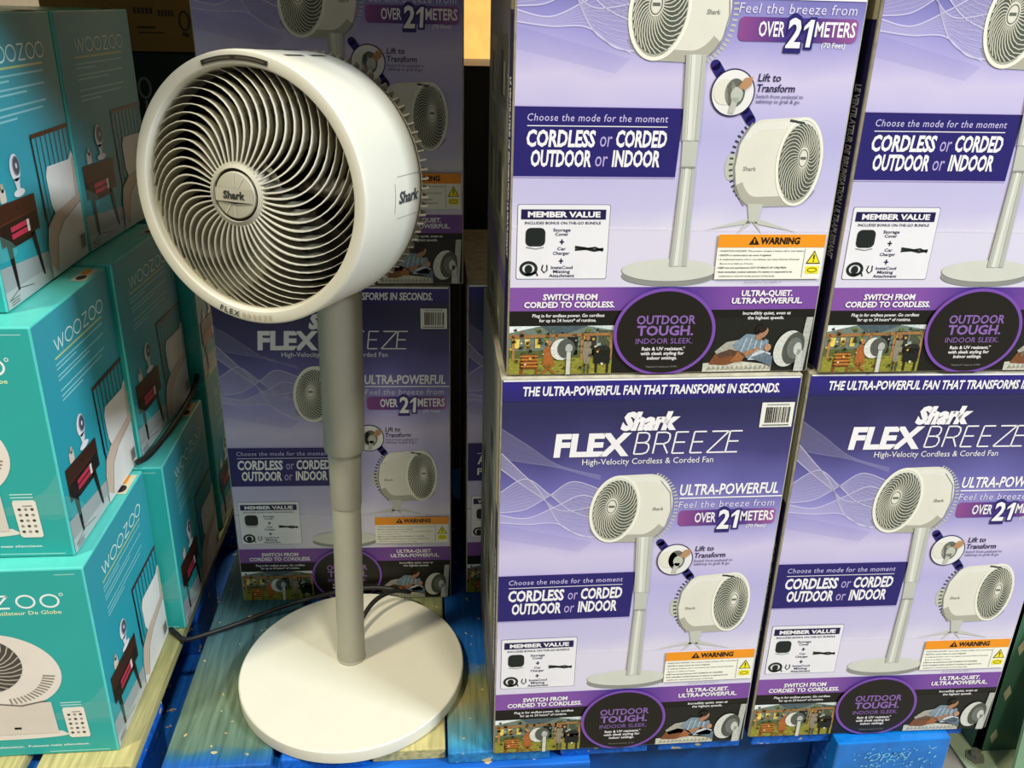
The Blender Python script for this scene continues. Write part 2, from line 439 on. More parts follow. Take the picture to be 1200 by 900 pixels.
    if french:
        a.text('AVEC', .05, .2, .727, .046, WHITE, .02, 0, 1); a.text('POUR', .05, .2, .67, .034, WHITE, .02, 0, 1)
        a.line([(.05, .783), (.45, .783)], .003, WHITE, 1)
    else:
        a.text('Choose the mode for the moment', .043, .453, .797, .02, ink('cfc6ee'), .0, .12, 1, space=1.1)
        a.line([(.043, .783), (.453, .784)], .0025, WHITE, 1)
        for s, x0, x1, y, c in (('CORDLESS', .042, .243, .726, WHITE), ('or', .257, .293, .726, LAV), ('CORDED', .304, .455, .727, WHITE),
                                ('OUTDOOR', .056, .234, .669, WHITE), ('or', .246, .283, .669, LAV), ('INDOOR', .296, .439, .67, WHITE)):
            a.text(s, x0, x1, y, .044, c, .035 if c is WHITE else .0, .1, 1)
    a.build('mode_banner', art)
    # bundle panel
    a = Art(F, 1)
    a.poly(rrect(.022, .324, .302, .556, .006), ink('5f5a7c'), 0)
    a.poly(rrect(.0235, .3255, .3005, .5545, .006), SHEET, 1)
    a.poly(rect(.033, .511, .289, .541), DNAVY, 2)
    a.text('VALEUR MEMBRE' if french else 'MEMBER VALUE', .053, .272, .518, .016, WHITE, .04, 0, 3)
    if not french:
        a.text('INCLUDES BONUS ON-THE-GO BUNDLE', .045, .275, .496, .008, DNAVY, .01, 0, 2)
        for s, x0, x1, y in (('Storage', .131, .184, .474), ('Cover', .138, .178, .461), ('Car', .146, .172, .416), ('Charger', .133, .184, .402),
                             ('InstaCool', .129, .196, .357), ('Misting', .136, .188, .344), ('Attachment', .124, .202, .331)):
            a.text(s, x0, x1, y, .0095, DNAVY, .015, 0, 2)
    for y in (.442, .382):
        a.line([(.152, y), (.166, y)], .004, DNAVY, 2); a.line([(.159, y-.008), (.159, y+.008)], .004, DNAVY, 2)
    blk = ink('1c2220'); a.poly(rrect(.048, .428, .108, .485, .016), blk, 2); a.line([(.05, .425), (.08, .42), (.105, .425)], .003, GREY, 2)
    a.line([(.09, .43), (.105, .452), (.105, .475)], .002, DGREY, 3)
    a.line([(.2, .426), (.23, .422), (.26, .415), (.288, .42)], .008, blk, 2); a.line([(.2, .417), (.235, .42), (.262, .424), (.287, .414)], .006, blk, 2)
    a.ring(.06, .358, .028, .024, .009, blk, 2, 24); a.poly(ell(.06, .356, .012, .014, 18), blk, 2); a.line([(.05, .338), (.085, .345), (.088, .335)], .006, blk, 2)
    a.line([(.104, .37), (.1, .355), (.108, .345), (.117, .353), (.116, .37)], .004, blk, 2)
    a.build('bundle_panel', art)
    # warning label
    a = Art(F, 4)
    a.poly(rect(.645, .322, .988, .466), ink('f1efe2'), 2)
    a.poly(rect(.645, .425, .988, .466), ORANGE, 3)
    a.poly([(.742, .434), (.776, .434), (.759, .46)], BLACK, 4); a.line([(.759, .439), (.759, .452)], .004, ORANGE, 5)
    a.text('WARNING', .779, .905, .436, .02, BLACK, .04, .05, 4)
    if not french:
        for i, (s, x1) in enumerate((('\u2022 INGESTION HAZARD: This product contains a button cell or coin battery.', .925), ('\u2022 DEATH or serious injury can occur if ingested.', .82),
                                 ('\u2022 A swallowed button cell or coin battery can cause Internal Chemical', .912), ('Burns in as little as 2 hours.', .765),
                                 ('\u2022 KEEP new and used batteries OUT OF REACH OF CHILDREN.', .875), ('\u2022 Seek immediate medical attention if a battery is suspected to be', .895),
                                 ('swallowed or inserted inside any part of the body.', .84))):
            a.text(s, .65 if s[0] == '\u2022' else .658, x1, .411-.0135*i, .0055, BLACK, .012 if i in (1, 4, 5) else .0, .1, 3)
        a.text('Remote Battery: Type CR2025, 3V', .745, .865, .309, .0055, ink('5a5480'), 0, 0, 3)
    a.line([(.927, .328), (.927, .42)], .0015, GREY, 3)
    a.poly([(.935, .372), (.982, .372), (.9585, .415)], BLACK, 3); a.poly([(.9395, .375), (.9775, .375), (.9585, .41)], YEL, 4)
    a.line([(.9585, .387), (.9585, .402)], .004, BLACK, 5); a.line([(.9585, .379), (.9585, .383)], .004, BLACK, 5)
    a.poly(rect(.938, .34, .98, .364), YEL, 3); a.ring(.959, .352, .016, .008, .0025, ink('7a7a10'), 4, 20)
    a.build('warning_label', art)
    # bottom photographs
    a = Art(F, 2)
    ph = lambda pts, c, l=1: a.poly([(x*.333+.0055, y*.165+.0055) for x, y in pts], photo_ink(c), l)
    ph(rect(0, 0, 1, 1), '6f7c72', 0); ph(rect(0, 0, 1, .34), '8e8a34'); ph(rect(.0, .34, 1, .5), '5b6233'); ph([(0, .86), (.3, 1), (0, 1)], 'dfe6e4'); ph([(.3, 1), (.46, .78), (.75, 1)], '4c5c62')
    ph([(.72, 1), (1, .9), (1, 1)], 'cdd6d4'); ph(rect(.56, .4, .66, .8), '20221c'); ph(rect(.7, .38, .84, .86), '33342c'); ph(rect(.86, .4, .98, .9), '49503c')
    ph([(.0, .82), (.98, .86), (.98, .8), (0, .75)], '9a7040', 2)
    for x in (.03, .44, .69, .97): ph(rect(x, .3, x+.025, .84), 'a87a48', 2)
    for x in (.05, .15, .25): ph(rect(x, .55, x+.05, .74), 'e0c45a', 2)
    for i in range(46):
        x, y = rng.random()*.98, .4+rng.random()*.5
        s = .012+.03*rng.random(); c = rng.choice(['c79a3c', '3a4a28', '6c7c3c', '2a2c22', 'e2d8b0', '8a6a3a', '9aa8a0'])
        ph([(x, y), (x+s, y+s*.4), (x+s*.8, y+s*2), (x-s*.3, y+s*1.4)], c, 2)
    for i in range(40):
        x, y = rng.random()*.96, rng.random()*.3
        ph([(x, y), (x+.05, y+.01), (x+.04, y+.03)], rng.choice(['a8a040', '77762c', 'c2b04c', '5e5c24']), 2)
    ph([(.11, .12), (.27, .12), (.28, .42), (.12, .42)], '7b431c', 3)
    for y in (.16, .23, .3, .37): ph(rect(.12, y, .28, y+.035), 'c07a34', 4)
    ph(rect(.11, .0, .14, .3), '8a4f22', 3); ph(rect(.26, .0, .28, .2), '8a4f22', 3)
    ph([(.33, .2), (.43, .2), (.42, .5), (.38, .62), (.33, .5)], 'a8622e', 3); ph(ell(.385, .66, .022, .055, 12), 'b07c58', 4)
    ph([(.3, .02), (.33, .02), (.46, .24), (.43, .24)], '9c5c28', 4); ph([(.43, .02), (.46, .02), (.34, .24), (.31, .24)], '9c5c28', 4)
    ph([(.73, .2), (.77, .2), (.8, .45), (.79, .68), (.72, .68), (.71, .45)], '8c8370', 3); ph(ell(.755, .75, .022, .05, 12), '9a6c4c', 4)
    ph(rect(.73, .02, .745, .22), '4a4a44', 3); ph(rect(.765, .02, .78, .22), '4a4a44', 3)
    ph(rect(.82, .22, .98, .5), '191a18', 4); ph(rect(.84, .02, .86, .22), '191a18', 4); ph(rect(.95, .02, .97, .22), '191a18', 4); ph(ell(.9, .5, .08, .1, 16), '242522', 4)
    ph(ell(.5, .52, .1, .22, 28), 'd9d9cf', 5); ph(ell(.55, .54, .085, .2, 28), '55584f', 6); ph(ell(.575, .55, .035, .09, 18), 'b4b6ae', 7); ph(rect(.555, .0, .595, .5), 'c9cac2', 7)
    for i in range(60):
        x, y = rng.random()*.97, .08+rng.random()*.8
        if .38 < x < .64 and .2 < y < .8: continue
        s = .008+.02*rng.random(); c = rng.choice(['d2a24a', '2a2a20', '4a3418', 'e6dcc0', '5a6a3a', '1c1c18', 'a85c28'])
        ph([(x, y), (x+s, y-s*.5), (x+s*1.3, y+s*1.6), (x+s*.2, y+s*2.2)], c, 6)
    a.build('backyard_photo', art)
    a = Art(F, 2)
    ph = lambda pts, c, l=1: a.poly([(x*.349+.642, y*.188+.0055) for x, y in pts], photo_ink(c), l)
    ph(rect(0, 0, 1, 1), '1d1d19', 0); ph([(0, 0), (.66, 0), (.66, .12), (.3, .2), (0, .16)], 'c9c6b4')
    for i in range(14): ph([(.04+.045*i, .03), (.08+.045*i, .05), (.06+.045*i, .12)], '9c9a8c', 2)
    ph([(.1, .38), (.2, .55), (.34, .6), (.3, .3), (.14, .26)], 'a9a598', 2)
    ph([(.05, .14), (.1, .32), (.24, .42), (.36, .36), (.38, .22), (.22, .12)], '7a4a2a', 2); ph([(.25, .18), (.33, .4), (.4, .3), (.36, .18)], '9c6238', 3)
    ph([(.26, .5), (.38, .7), (.5, .68), (.6, .58), (.62, .3), (.45, .22), (.36, .3)], '7d8f9c', 3)
    for k in range(4): ph([(.34+.06*k, .36), (.355+.06*k, .36), (.395+.05*k, .62), (.38+.05*k, .62)], 'a9b8c0', 4)
    ph(ell(.53, .7, .045, .12, 18, -.3), 'a87a5c', 5); ph(ell(.515, .79, .052, .07, 16, -.3), '231a14', 6); ph([(.49, .68), (.48, .78), (.5, .8), (.505, .72)], '231a14', 6); ph([(.525, .6), (.56, .585), (.575, .64), (.55, .65)], '3a2a20', 6)
    ph([(.36, .36), (.52, .46), (.54, .4), (.4, .28)], 'a67858', 5); ph([(.42, .22), (.62, .22), (.64, .34), (.5, .42)], 'c5ccd2', 5); ph(ell(.6, .45, .032, .07, 14), 'b88c6c', 6)
    ph([(.44, .26), (.66, .1), (.66, .28), (.58, .36)], '5f7282', 5)
    ph(ell(.8, .42, .135, .34, 30, -.08), 'cfcfc6', 5); ph(ell(.85, .43, .1, .3, 30, -.08), '4f524b', 6); ph(ell(.86, .43, .075, .2, 24), '6d7068', 7); ph(ell(.89, .42, .04, .12, 20), 'c2c3bb', 8)
    ph([(.9, .0), (.975, .0), (1.0, 1.0), (.935, 1.0)], 'b3b4ac', 4); ph([(.88, .0), (.96, .0), (.94, .4), (.89, .42)], 'bfc0b8', 8)
    a.build('bedroom_photo', art)
    # strap lines
    a = Art(F, 3)
    if not french:
        left = (('SWITCH FROM', .108, .279, .257, .018, .035), ('CORDED TO CORDLESS.', .05, .335, .232, .018, .035), ('Plug in for endless power. Go cordless', .077, .305, .2, .0105, .015), ('for up to 24 hours* of runtime.', .099, .28, .184, .0105, .015))
        right = (('ULTRA-QUIET.', .741, .909, .266, .018, .035), ('ULTRA-POWERFUL.', .712, .945, .241, .018, .035), ('Incredibly quiet, even at', .754, .913, .203, .0105, .015), ('the highest speeds.', .772, .893, .187, .0105, .015))
        for part in (left, right):
            a = Art(F, 3)
            for s, x0, x1, y, cap, b in part: a.text(s, x0, x1, y, cap, WHITE, b, .05, 1)
            a.build('strap_lines', art)
    else:
        a.text('CORDON', .1, .3, .232, .018, WHITE, .03, 0, 1); a.build('strap_lines', art)
    # round badge
    a = Art(F, 9)
    a.poly([(x, max(y, .004)) for x, y in ell(.503, .146, .166, .149, 64)], ink('7a4ca8'), 1)
    a.poly([(x, max(y, .004)) for x, y in ell(.503, .146, .155, .139, 64)], ink('1b1712'), 2)
    if not french:
        vio = ink('8a64aa')
        a.text('OUTDOOR', .409, .6, .176, .028, vio, .02, 0, 3); a.text('TOUGH.', .412, .596, .138, .031, vio, .03, 0, 3); a.text('INDOOR SLEEK.', .411, .597, .109, .018, vio, .0, 0, 3)
        for s, x0, x1, y in (('Rain & UV resistant,*', .433, .575, .086), ('with sleek styling for', .43, .573, .07), ('indoor settings.', .452, .551, .054)):
            a.text(s, x0, x1, y, .011, WHITE, .02, 0, 3)
        a.text('*Materials UV resistant per UL746C.', .45, .555, .026, .006, ink('8f8a86'), 0, 0, 3)
    a.build('outdoor_badge', art)
    # barcode
    if not french:
        a = Art(F, 2)
        a.poly(rect(.874, 1.408, .986, 1.5), ink('e9e6dc'), 1)
        x = .89
        while x < .97:
            wd = rng.choice([.0018, .003, .0045]); a.poly(rect(x, 1.425, x+wd, 1.483), BLACK, 2); x += wd+rng.choice([.0018, .003, .004])
        a.line([(.892, 1.492), (.968, 1.492)], .0035, GREY, 2); a.line([(.884, 1.416), (.975, 1.416)], .004, MGREY, 2)
        a.build('barcode_label', art)
    # left side print: (q, z) with q counted from the back edge
    Lf = lambda q, z, l: (-l, CD-q, z)
    a = Art(Lf)
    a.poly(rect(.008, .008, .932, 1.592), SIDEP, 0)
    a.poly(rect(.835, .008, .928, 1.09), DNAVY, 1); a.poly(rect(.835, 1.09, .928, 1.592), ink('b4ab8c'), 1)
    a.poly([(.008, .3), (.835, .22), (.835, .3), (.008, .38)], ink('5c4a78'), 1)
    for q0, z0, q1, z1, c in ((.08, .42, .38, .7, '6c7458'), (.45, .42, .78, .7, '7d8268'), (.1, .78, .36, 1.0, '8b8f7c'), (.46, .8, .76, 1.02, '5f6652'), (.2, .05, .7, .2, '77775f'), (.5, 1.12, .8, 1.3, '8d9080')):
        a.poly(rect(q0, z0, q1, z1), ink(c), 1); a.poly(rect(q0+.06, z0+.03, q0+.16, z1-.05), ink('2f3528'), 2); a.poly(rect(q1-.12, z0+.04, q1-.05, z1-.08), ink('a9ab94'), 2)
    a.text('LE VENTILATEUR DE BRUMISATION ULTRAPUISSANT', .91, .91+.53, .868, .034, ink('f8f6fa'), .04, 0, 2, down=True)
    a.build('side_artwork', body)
    return t

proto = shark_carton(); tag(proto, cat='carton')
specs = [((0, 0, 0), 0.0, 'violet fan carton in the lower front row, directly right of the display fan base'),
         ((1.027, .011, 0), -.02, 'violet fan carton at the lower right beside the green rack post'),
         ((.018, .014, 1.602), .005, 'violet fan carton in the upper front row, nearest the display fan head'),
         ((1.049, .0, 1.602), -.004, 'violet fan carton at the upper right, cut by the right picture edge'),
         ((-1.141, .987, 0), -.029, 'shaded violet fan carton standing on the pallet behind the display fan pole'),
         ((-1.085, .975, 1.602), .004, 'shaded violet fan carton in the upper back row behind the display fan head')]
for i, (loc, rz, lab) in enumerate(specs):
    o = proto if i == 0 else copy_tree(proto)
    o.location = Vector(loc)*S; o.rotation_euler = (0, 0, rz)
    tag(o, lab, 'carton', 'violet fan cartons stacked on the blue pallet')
fr = shark_carton(True); fr.location = Vector((-.068, .985, 0))*S
tag(fr, 'dark sliver of a French printed fan carton in the gap behind the lower front carton', 'carton', 'violet fan cartons stacked on the blue pallet')

# ---------------------------------------------------------------- teal globe fan carton (origin at its front right bottom corner)
TW, TD, TH = .8, .67, .85
TEAL = mat('teal_print', '2ba7a0', 0.32, 0.45, var=0.03, scale=12)
TEALS = ramp_ink('teal_side_print', [(0.0, '2b9ca2'), (.5, '2a98a8'), (1.0, '3a98a4')], 'Z', 0, .85, noise=0.05, rough=.4)
TEALS.node_tree.nodes['Principled BSDF'].inputs['Specular IOR Level'].default_value = .22
def teal_carton():
    rng = random.Random(9)
    t = empty('globe_fan_carton')
    bm = bmesh.new(); add_box(bm, (-TW, 0, 0), (0, TD, TH), .007)
    body = bm_obj('carton', bm, mat('teal_board', '55c4bb', 0.35, 0.4, var=.04), t)
    R = lambda wv, z, l: (l, wv, z)
    a = Art(R)
    TXT = ink('d7efe9')
    a.poly(rect(.006, .006, TD-.006, TH-.006), TEALS, 0)
    strokes(a, 'WOOZOO', [(.14, .215), (.228, .292), (.303, .366), (.382, .432), (.444, .505), (.515, .575)], .708, .046, .0055, TXT, .0)
    a.line([(.125, .69), (.55, .69)], .007, ink('b7c98a'), 1)
    for x1, z in ((.545, .667), (.29, .652), (.54, .628), (.4, .613), (.53, .575), (.5, .555), (.3, .54)):
        a.line([(.123, z), (x1, z)], .006, ink('86c6cb'), 1)
    sa = a.build('side_artwork', body)
    # bedroom picture
    a = Art(R, 1)
    a.poly([(.006, .006), (.36, .006), (.36, .1), (.006, .135)], ink('9fa7a6'), 0)
    a.poly([(.006, .006), (.34, .006), (.32, .05), (.006, .06)], ink('b9bdba'), 1)
    a.line([(.02, .03), (.1, .05), (.2, .032)], .003, MGREY, 2)
    for x0, x1, z in ((.03, .09, .03), (.03, .085, .022), (.03, .09, .014)): a.line([(x0, z), (x1, z)], .003, MGREY, 2)
    wood = ink('3a1d12'); dk = ink('1c1512')
    a.line([(.355, .474), (.664, .474)], .014, ink('45251a'), 2)
    for i in range(9): a.line([(.36+.037*i, .474), (.366+.0365*i, .2)], .005, dk, 1)
    a.line([(.36, .47), (.375, .17)], .011, dk, 2)
    a.poly([(.42, .335), (.44, .365), (.62, .36), (.655, .385), (.664, .36), (.664, .19), (.45, .19), (.425, .24)], ink('e0ded8'), 3)
    a.poly([(.63, .2), (.645, .36), (.664, .37), (.664, .2)], ink('bdb7a2'), 4)
    a.poly([(.34, .006), (.345, .12), (.37, .175), (.43, .205), (.664, .235), (.664, .006)], ink('dcd9d3'), 4)
    a.poly([(.345, .05), (.345, .12), (.37, .175), (.43, .205), (.664, .235), (.664, .205), (.5, .17), (.43, .13), (.4, .06), (.385, .02)], ink('c9b3a0'), 5)
    a.line([(.664, .205), (.5, .17), (.43, .13), (.4, .06), (.385, .02)], .003, ink('8d7560'), 6)
    a.poly([(.04, .19), (.31, .19), (.31, .305), (.04, .315)], wood, 3)
    a.poly([(.05, .195), (.3, .195), (.3, .25), (.05, .25)], dk, 4)
    a.line([(.05, .256), (.3, .256)], .002, ink('6a3a24'), 4); a.poly(ell(.18, .285, .008, .006, 10), dk, 4)
    for z in (.2, .222): a.poly(rect(.11, z, .24, z+.016), ink('b8304a'), 5)
    a.poly(rect(.22, .2, .236, .238), ink('e2d9d0'), 6)
    for p in ([(.07, .19), (.1, .19), (.1, .045), (.088, .045)], [(.24, .19), (.27, .19), (.29, .04), (.278, .04)]): a.poly(p, dk, 3)
    a.poly([(.08, .19), (.27, .19), (.24, .175), (.11, .175)], dk, 3)
    a.poly(ell(.215, .402, .034, .042, 24, -.1), ink('e3e1e2'), 3); a.poly(ell(.223, .407, .024, .031, 24, -.1), ink('4a4f5c'), 4); a.ring(.223, .407, .024, .031, .004, ink('8f93a0'), 5, 24); a.poly(ell(.223, .407, .007, .009, 12), ink('c9cbd2'), 5)
    a.poly([(.195, .37), (.235, .37), (.225, .335), (.203, .335)], ink('dcdadc'), 3); a.poly(ell(.214, .325, .038, .012, 20), ink('e3e1e2'), 4)
    a.poly(rrect(.085, .315, .125, .355, .008), ink('cfc5b8'), 3); a.poly(rrect(.1, .345, .118, .372, .006), ink('b7a58c'), 3)
    a.poly(rect(.6, .03, .655, .095), ink('d9d5c8'), 7)
    for i in range(8): a.poly(rect(.606+.0056*i, .038, .609+.0056*i, .088), BLACK, 8)
    a.build('bedroom_picture', sa)
    # front face, u negative to the left
    Fr = lambda u, v, l: (u, -l, v)
    a = Art(Fr)
    a.poly(rect(-TW+.006, .006, -.006, TH-.006), TEAL, 0)
    a.poly([(-.006, .33), (-.05, .27), (-.12, .22), (-.2, .2), (-.2, .17), (-.006, .17)], film('8fd6cc', .22), 1)
    a.poly(ell(-.05, .2, .12, .05, 24), film('8fd6cc', .12), 2)
    strokes(a, 'WOOZOO', [(-.575, -.508), (-.478, -.42), (-.398, -.34), (-.318, -.268), (-.243, -.183), (-.162, -.102)], .69, .052, .0075, ink('f2f6f2'), 0)
    a.ring(-.09, .742, .007, .007, .0025, ink('f2f6f2'), 1, 16)
    a.text('Globe Fan Turbo | Ventilateur De Globe', -.57, -.1, .66, .016, ink('e6efc0'), .01, 0, 1)
    a.text('Puissant mais silencieux.  Puissant mais silencieux.', -.56, -.1, .043, .009, ink('e8f2ee'), .02, 0, 1)
    a.line([(-.25, .016), (-.03, .014)], .005, ink('8fd2c8'), 1)
    a.line([(-.1, .825), (-.03, .825)], .004, ink('8fd2c8'), 1)
    for i, x0 in enumerate((-.175, -.175, -.17)): a.line([(x0, .252-.012*i), (-.1, .252-.012*i)], .0045, ink('bfe3da'), 1)
    fa = a.build('front_artwork', body)
    a = Art(Fr, 1)
    wh = ink('e8ddd0'); sh = ink('cbbdae')
    a.poly(ell(-.365, .41, .22, .17, 56, -.18), wh, 1)
    a.poly(hull(ell(-.365, .1, .2, .016, 30)+[(-.19, .118), (-.55, .118)]), wh, 0)
    a.poly([(-.42, .26), (-.205, .26), (-.2, .11), (-.42, .11)], ink('dccfc1'), 2)
    a.poly(rect(-.355, .135, -.33, .145), BLACK, 3)
    a.line([(-.4, .262), (-.31, .248), (-.22, .268)], .006, ink('6a6058'), 3)
    for i in range(15):
        an = -1.45+i*.09
        a.line([(-.365+.155*math.cos(an), .41+.128*math.sin(an)), (-.365+.198*math.cos(an), .41+.155*math.sin(an))], .006, ink('8d8072'), 2)
    a.poly(ell(-.425, .44, .15, .13, 40), ink('4c463f'), 2)
    for k in range(30):
        th = 2*PI*k/30
        a.line([(-.425+.15*(.2+.8*q)*math.cos(th+.7*q), .44+.13*(.2+.8*q)*math.sin(th+.7*q)) for q in (0, .25, .5, .75, 1)], .005, ink('b9ad9e'), 3)
    a.poly(ell(-.425, .44, .03, .028, 20), wh, 4)
    a.build('globe_fan_picture', fa)
    a = Art(Fr, 2)
    a.poly([(-.172, .222), (-.166, .227), (-.1, .23), (-.094, .224), (-.09, .09), (-.096, .083), (-.158, .083), (-.166, .09)], ink('ece2d4'), 1)
    a.line([(-.14, .208), (-.108, .209)], .004, GREY, 2)
    for r_ in range(5):
        for c_ in range(3): a.poly(ell(-.152+.021*c_, .195-.022*r_, .006, .0055, 10), ink('9a8f86' if (r_+c_) % 2 else '4a4440'), 2)
    a.build('remote_picture', fa)
    # sticker on the top flap
    Tp = lambda u, v, l: (u, v, TH+l)
    a = Art(Tp)
    a.poly(rect(-.06, .48, -.008, .63), ink('d9cfae'), 1); a.poly(rect(-.056, .56, -.03, .625), ORANGE, 2); a.poly(ell(-.035, .52, .018, .028, 16), BLACK, 2)
    a.build('flap_sticker', body)
    return t
tp = teal_carton()
tspec = [((-1.438, .114, 0), 0, 1, 'teal globe fan carton at the bottom front of the left stack, showing its picture front'),
         ((-1.363, .803, 0), 0, 1, 'teal globe fan carton at the bottom back of the left stack, side shaded'),
         ((-1.486, .182, .852), -.01, 1.02, 'teal globe fan carton in the middle layer front of the left stack'),
         ((-1.466, .872, .852), -.05, 1.02, 'teal globe fan carton in the middle layer behind the front one'),
         ((-1.602, .306, 1.722), .0, 1.08, 'teal globe fan carton on top front of the left stack'),
         ((-1.598, 1.035, 1.722), -.06, 1.08, 'teal globe fan carton on top back of the left stack, darkest upper one'),
         ((-1.375, 1.61, .0), .0, 1.02, 'teal globe fan carton hidden deep at the bottom back of the left stack'),
         ((-1.375, 1.61, .868), .0, 1.0, 'dark strip of a teal carton behind the middle layer of the left stack')]
for i, (loc, rz, sz, lab) in enumerate(tspec):
    o = tp if i == 0 else copy_tree(tp)
    o.location = Vector(loc)*S; o.rotation_euler = (0, 0, rz); o.scale = (1, 1 if sz < 1.05 else 1.07, sz)
    tag(o, lab, 'carton', 'teal globe fan cartons stacked on the left pallet')

# ---------------------------------------------------------------- display fan
PLAS = mat('fan_cream_plastic', 'd8d5c6', 0.38, 0.5, var=0.012, scale=30)
PLAS2 = mat('fan_grey_plastic', 'bdb9a8', 0.45, 0.45, var=0.02, scale=30)
DARK = mat('fan_dark_interior', '1d1a15', 0.6, 0.3)
SEAM = mat('fan_seam', '2c2b28', 0.6, 0.3)
LETTER = mat('fan_dark_lettering', '34342f', 0.5, 0.4)
GOLD = mat('fan_gold_lettering', 'b8a98a', 0.4, 0.5)
fan = empty('pedestal_fan', (-.573, .462, 0))
tag(fan, 'cream white cordless pedestal fan with round base displayed on the blue pallet', 'fan')
BASEO = Vector((-.573, .462, 0))
# base
bm = bmesh.new(); add_lathe(bm, [(.0, .0), (.464, .0), (.472, .006), (.473, .052), (.4715, .057), (.467, .0605), (.30, .064), (.0, .066)], 128)
bm_obj('base', bm, PLAS, fan, smooth=True, angle=.5)
P0 = Vector((-.583, .502, .06))-BASEO; P1 = Vector((-.5505, .505, 1.74))-BASEO
pd = (P1-P0).normalized()
def pole_m(h):
    q = Vector((0, 0, 1)).rotation_difference(pd).to_matrix().to_4x4(); q.translation = (P0+pd*h)*S; return q
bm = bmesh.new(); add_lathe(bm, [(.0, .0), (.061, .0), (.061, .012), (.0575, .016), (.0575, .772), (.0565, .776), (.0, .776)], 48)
bm_obj('lower_pole', bm, mat('pole_shaded_plastic', 'aba898', 0.45, 0.45, var=0.02), fan, smooth=True, mtx=pole_m(0))  # fan plastic greyed on all pole sections to paint in their shade
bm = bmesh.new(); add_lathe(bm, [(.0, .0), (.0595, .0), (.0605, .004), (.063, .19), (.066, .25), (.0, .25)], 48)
bm_obj('middle_pole', bm, mat('pole_shaded_plastic', 'aba898', 0.45, 0.45, var=0.02), fan, smooth=True, mtx=pole_m(.776))
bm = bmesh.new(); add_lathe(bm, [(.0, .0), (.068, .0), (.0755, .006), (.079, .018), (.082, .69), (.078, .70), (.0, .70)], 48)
bm_obj('upper_pole', bm, mat('pole_shaded_plastic', 'aba898', 0.45, 0.45, var=0.02), fan, smooth=True, mtx=pole_m(1.02))
# head
az, el = .436, .053
HM = Matrix.Rotation(-az, 4, 'Z') @ Matrix.Rotation(-el, 4, 'X')
HM.translation = (Vector((-.5702, .5013, 2.1452))-BASEO)*S
bm = bmesh.new()
prof = [(.352, -.34), (.360, -.436), (.362, -.446), (.365, -.449), (.369, -.45), (.393, -.45), (.3975, -.4485), (.4008, -.445), (.4022, -.439), (.4025, -.432), (.402, -.12), (.4, -.1), (.396, -.09), (.386, -.09), (.384, -.34)]
add_lathe(bm, prof, 160, axis='Y', closed=True)
shell = bm_obj('head_shell', bm, PLAS, fan, smooth=True, angle=.42, mtx=HM)
I4 = Matrix.Identity(4)
bm = bmesh.new(); add_lathe(bm, [(.3595, -.428), (.3565, -.427), (.354, -.42), (.351, -.36), (.3575, -.36)], 128, axis='Y', closed=True)
bm_obj('grille_ring', bm, PLAS2, shell, smooth=True)
bm = bmesh.new(); add_lathe(bm, [(.350, -.358), (.347, -.358), (.347, -.1), (.350, -.1)], 96, axis='Y', closed=True)
bm_obj('inner_duct', bm, DARK, shell, smooth=True)
# spiral vanes
bm = bmesh.new(); N = 46
for k in range(N):
    th = 2*PI*k/N; M_ = 14; rows = []
    for i in range(M_+1):
        t = i/M_; r = .09+(.356-.09)*t; ang = th+.92*t*t-.2*t
        tx = .0017+.0008*math.sin(PI*t)
        zf = -.492+.066*t**1.6; row = []
        # seen from the front (-Y) the image x axis is +X, so angles grow counter-clockwise
        for s_, y_, sk in ((-1, zf, 0), (1, zf, 0), (.8, zf+.005, .001), (.55, zf+.042, .008), (-.55, zf+.042, .008), (-.8, zf+.005, .001)):
            da = (s_*tx+sk)/r
            row.append(bm.verts.new((r*math.cos(ang+da), y_, r*math.sin(ang+da))))
        rows.append(row)
    for a_, b_ in zip(rows, rows[1:]):
        for j in range(6):
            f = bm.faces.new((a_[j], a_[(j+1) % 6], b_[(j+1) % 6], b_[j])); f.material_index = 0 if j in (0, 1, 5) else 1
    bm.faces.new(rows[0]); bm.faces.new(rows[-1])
bm_obj('front_grille', bm, [PLAS, mat('grille_shaded', '96927f', .5, .35, var=.02)], shell)  # cream lips; vane sides carry their shade in the colour
# hub
bm = bmesh.new(); add_lathe(bm, [(.0, -.40), (.094, -.40), (.097, -.478), (.094, -.489), (.078, -.498), (.077, -.495), (.077, -.48), (.0, -.48)], 92, axis='Y')
hub = bm_obj('hub', bm, PLAS2, shell, smooth=True)
bm = bmesh.new(); add_lathe(bm, [(.0765, -.489), (.0765, -.481), (.069, -.481), (.069, -.489)], 72, axis='Y', closed=True)
bm_obj('hub_groove', bm, SEAM, hub)
bm = bmesh.new(); add_lathe(bm, [(.0, -.47), (.068, -.47), (.068, -.496), (.066, -.499), (.062, -.5), (.0, -.501)], 64, axis='Y')
bm_obj('hub_cap', bm, PLAS2, hub, smooth=True)
Hf = lambda u, v, l: (u*1.2, -.501-l, v*1.2)
a = Art(Hf)
a.poly([(-.054, -.016), (.054, -.016), (.054, .016), (-.054, .016)], PLAS2, 2)
a.poly([(-.05, -.0155), (.0, -.021), (.05, -.0155), (.0, -.0165)], SEAM, 3)
a.text('Shark', -.031, .031, -.008, .017, LETTER, .04, .05, 4)
for an in (PI/2, PI/2-.55, -PI/2, -PI/2-.55):
    a.line([(.018*math.cos(an), .02*math.sin(an)), (.053*math.cos(an), .053*math.sin(an))], .0022, PLAS, 1)
a.build('hub_plate', hub)
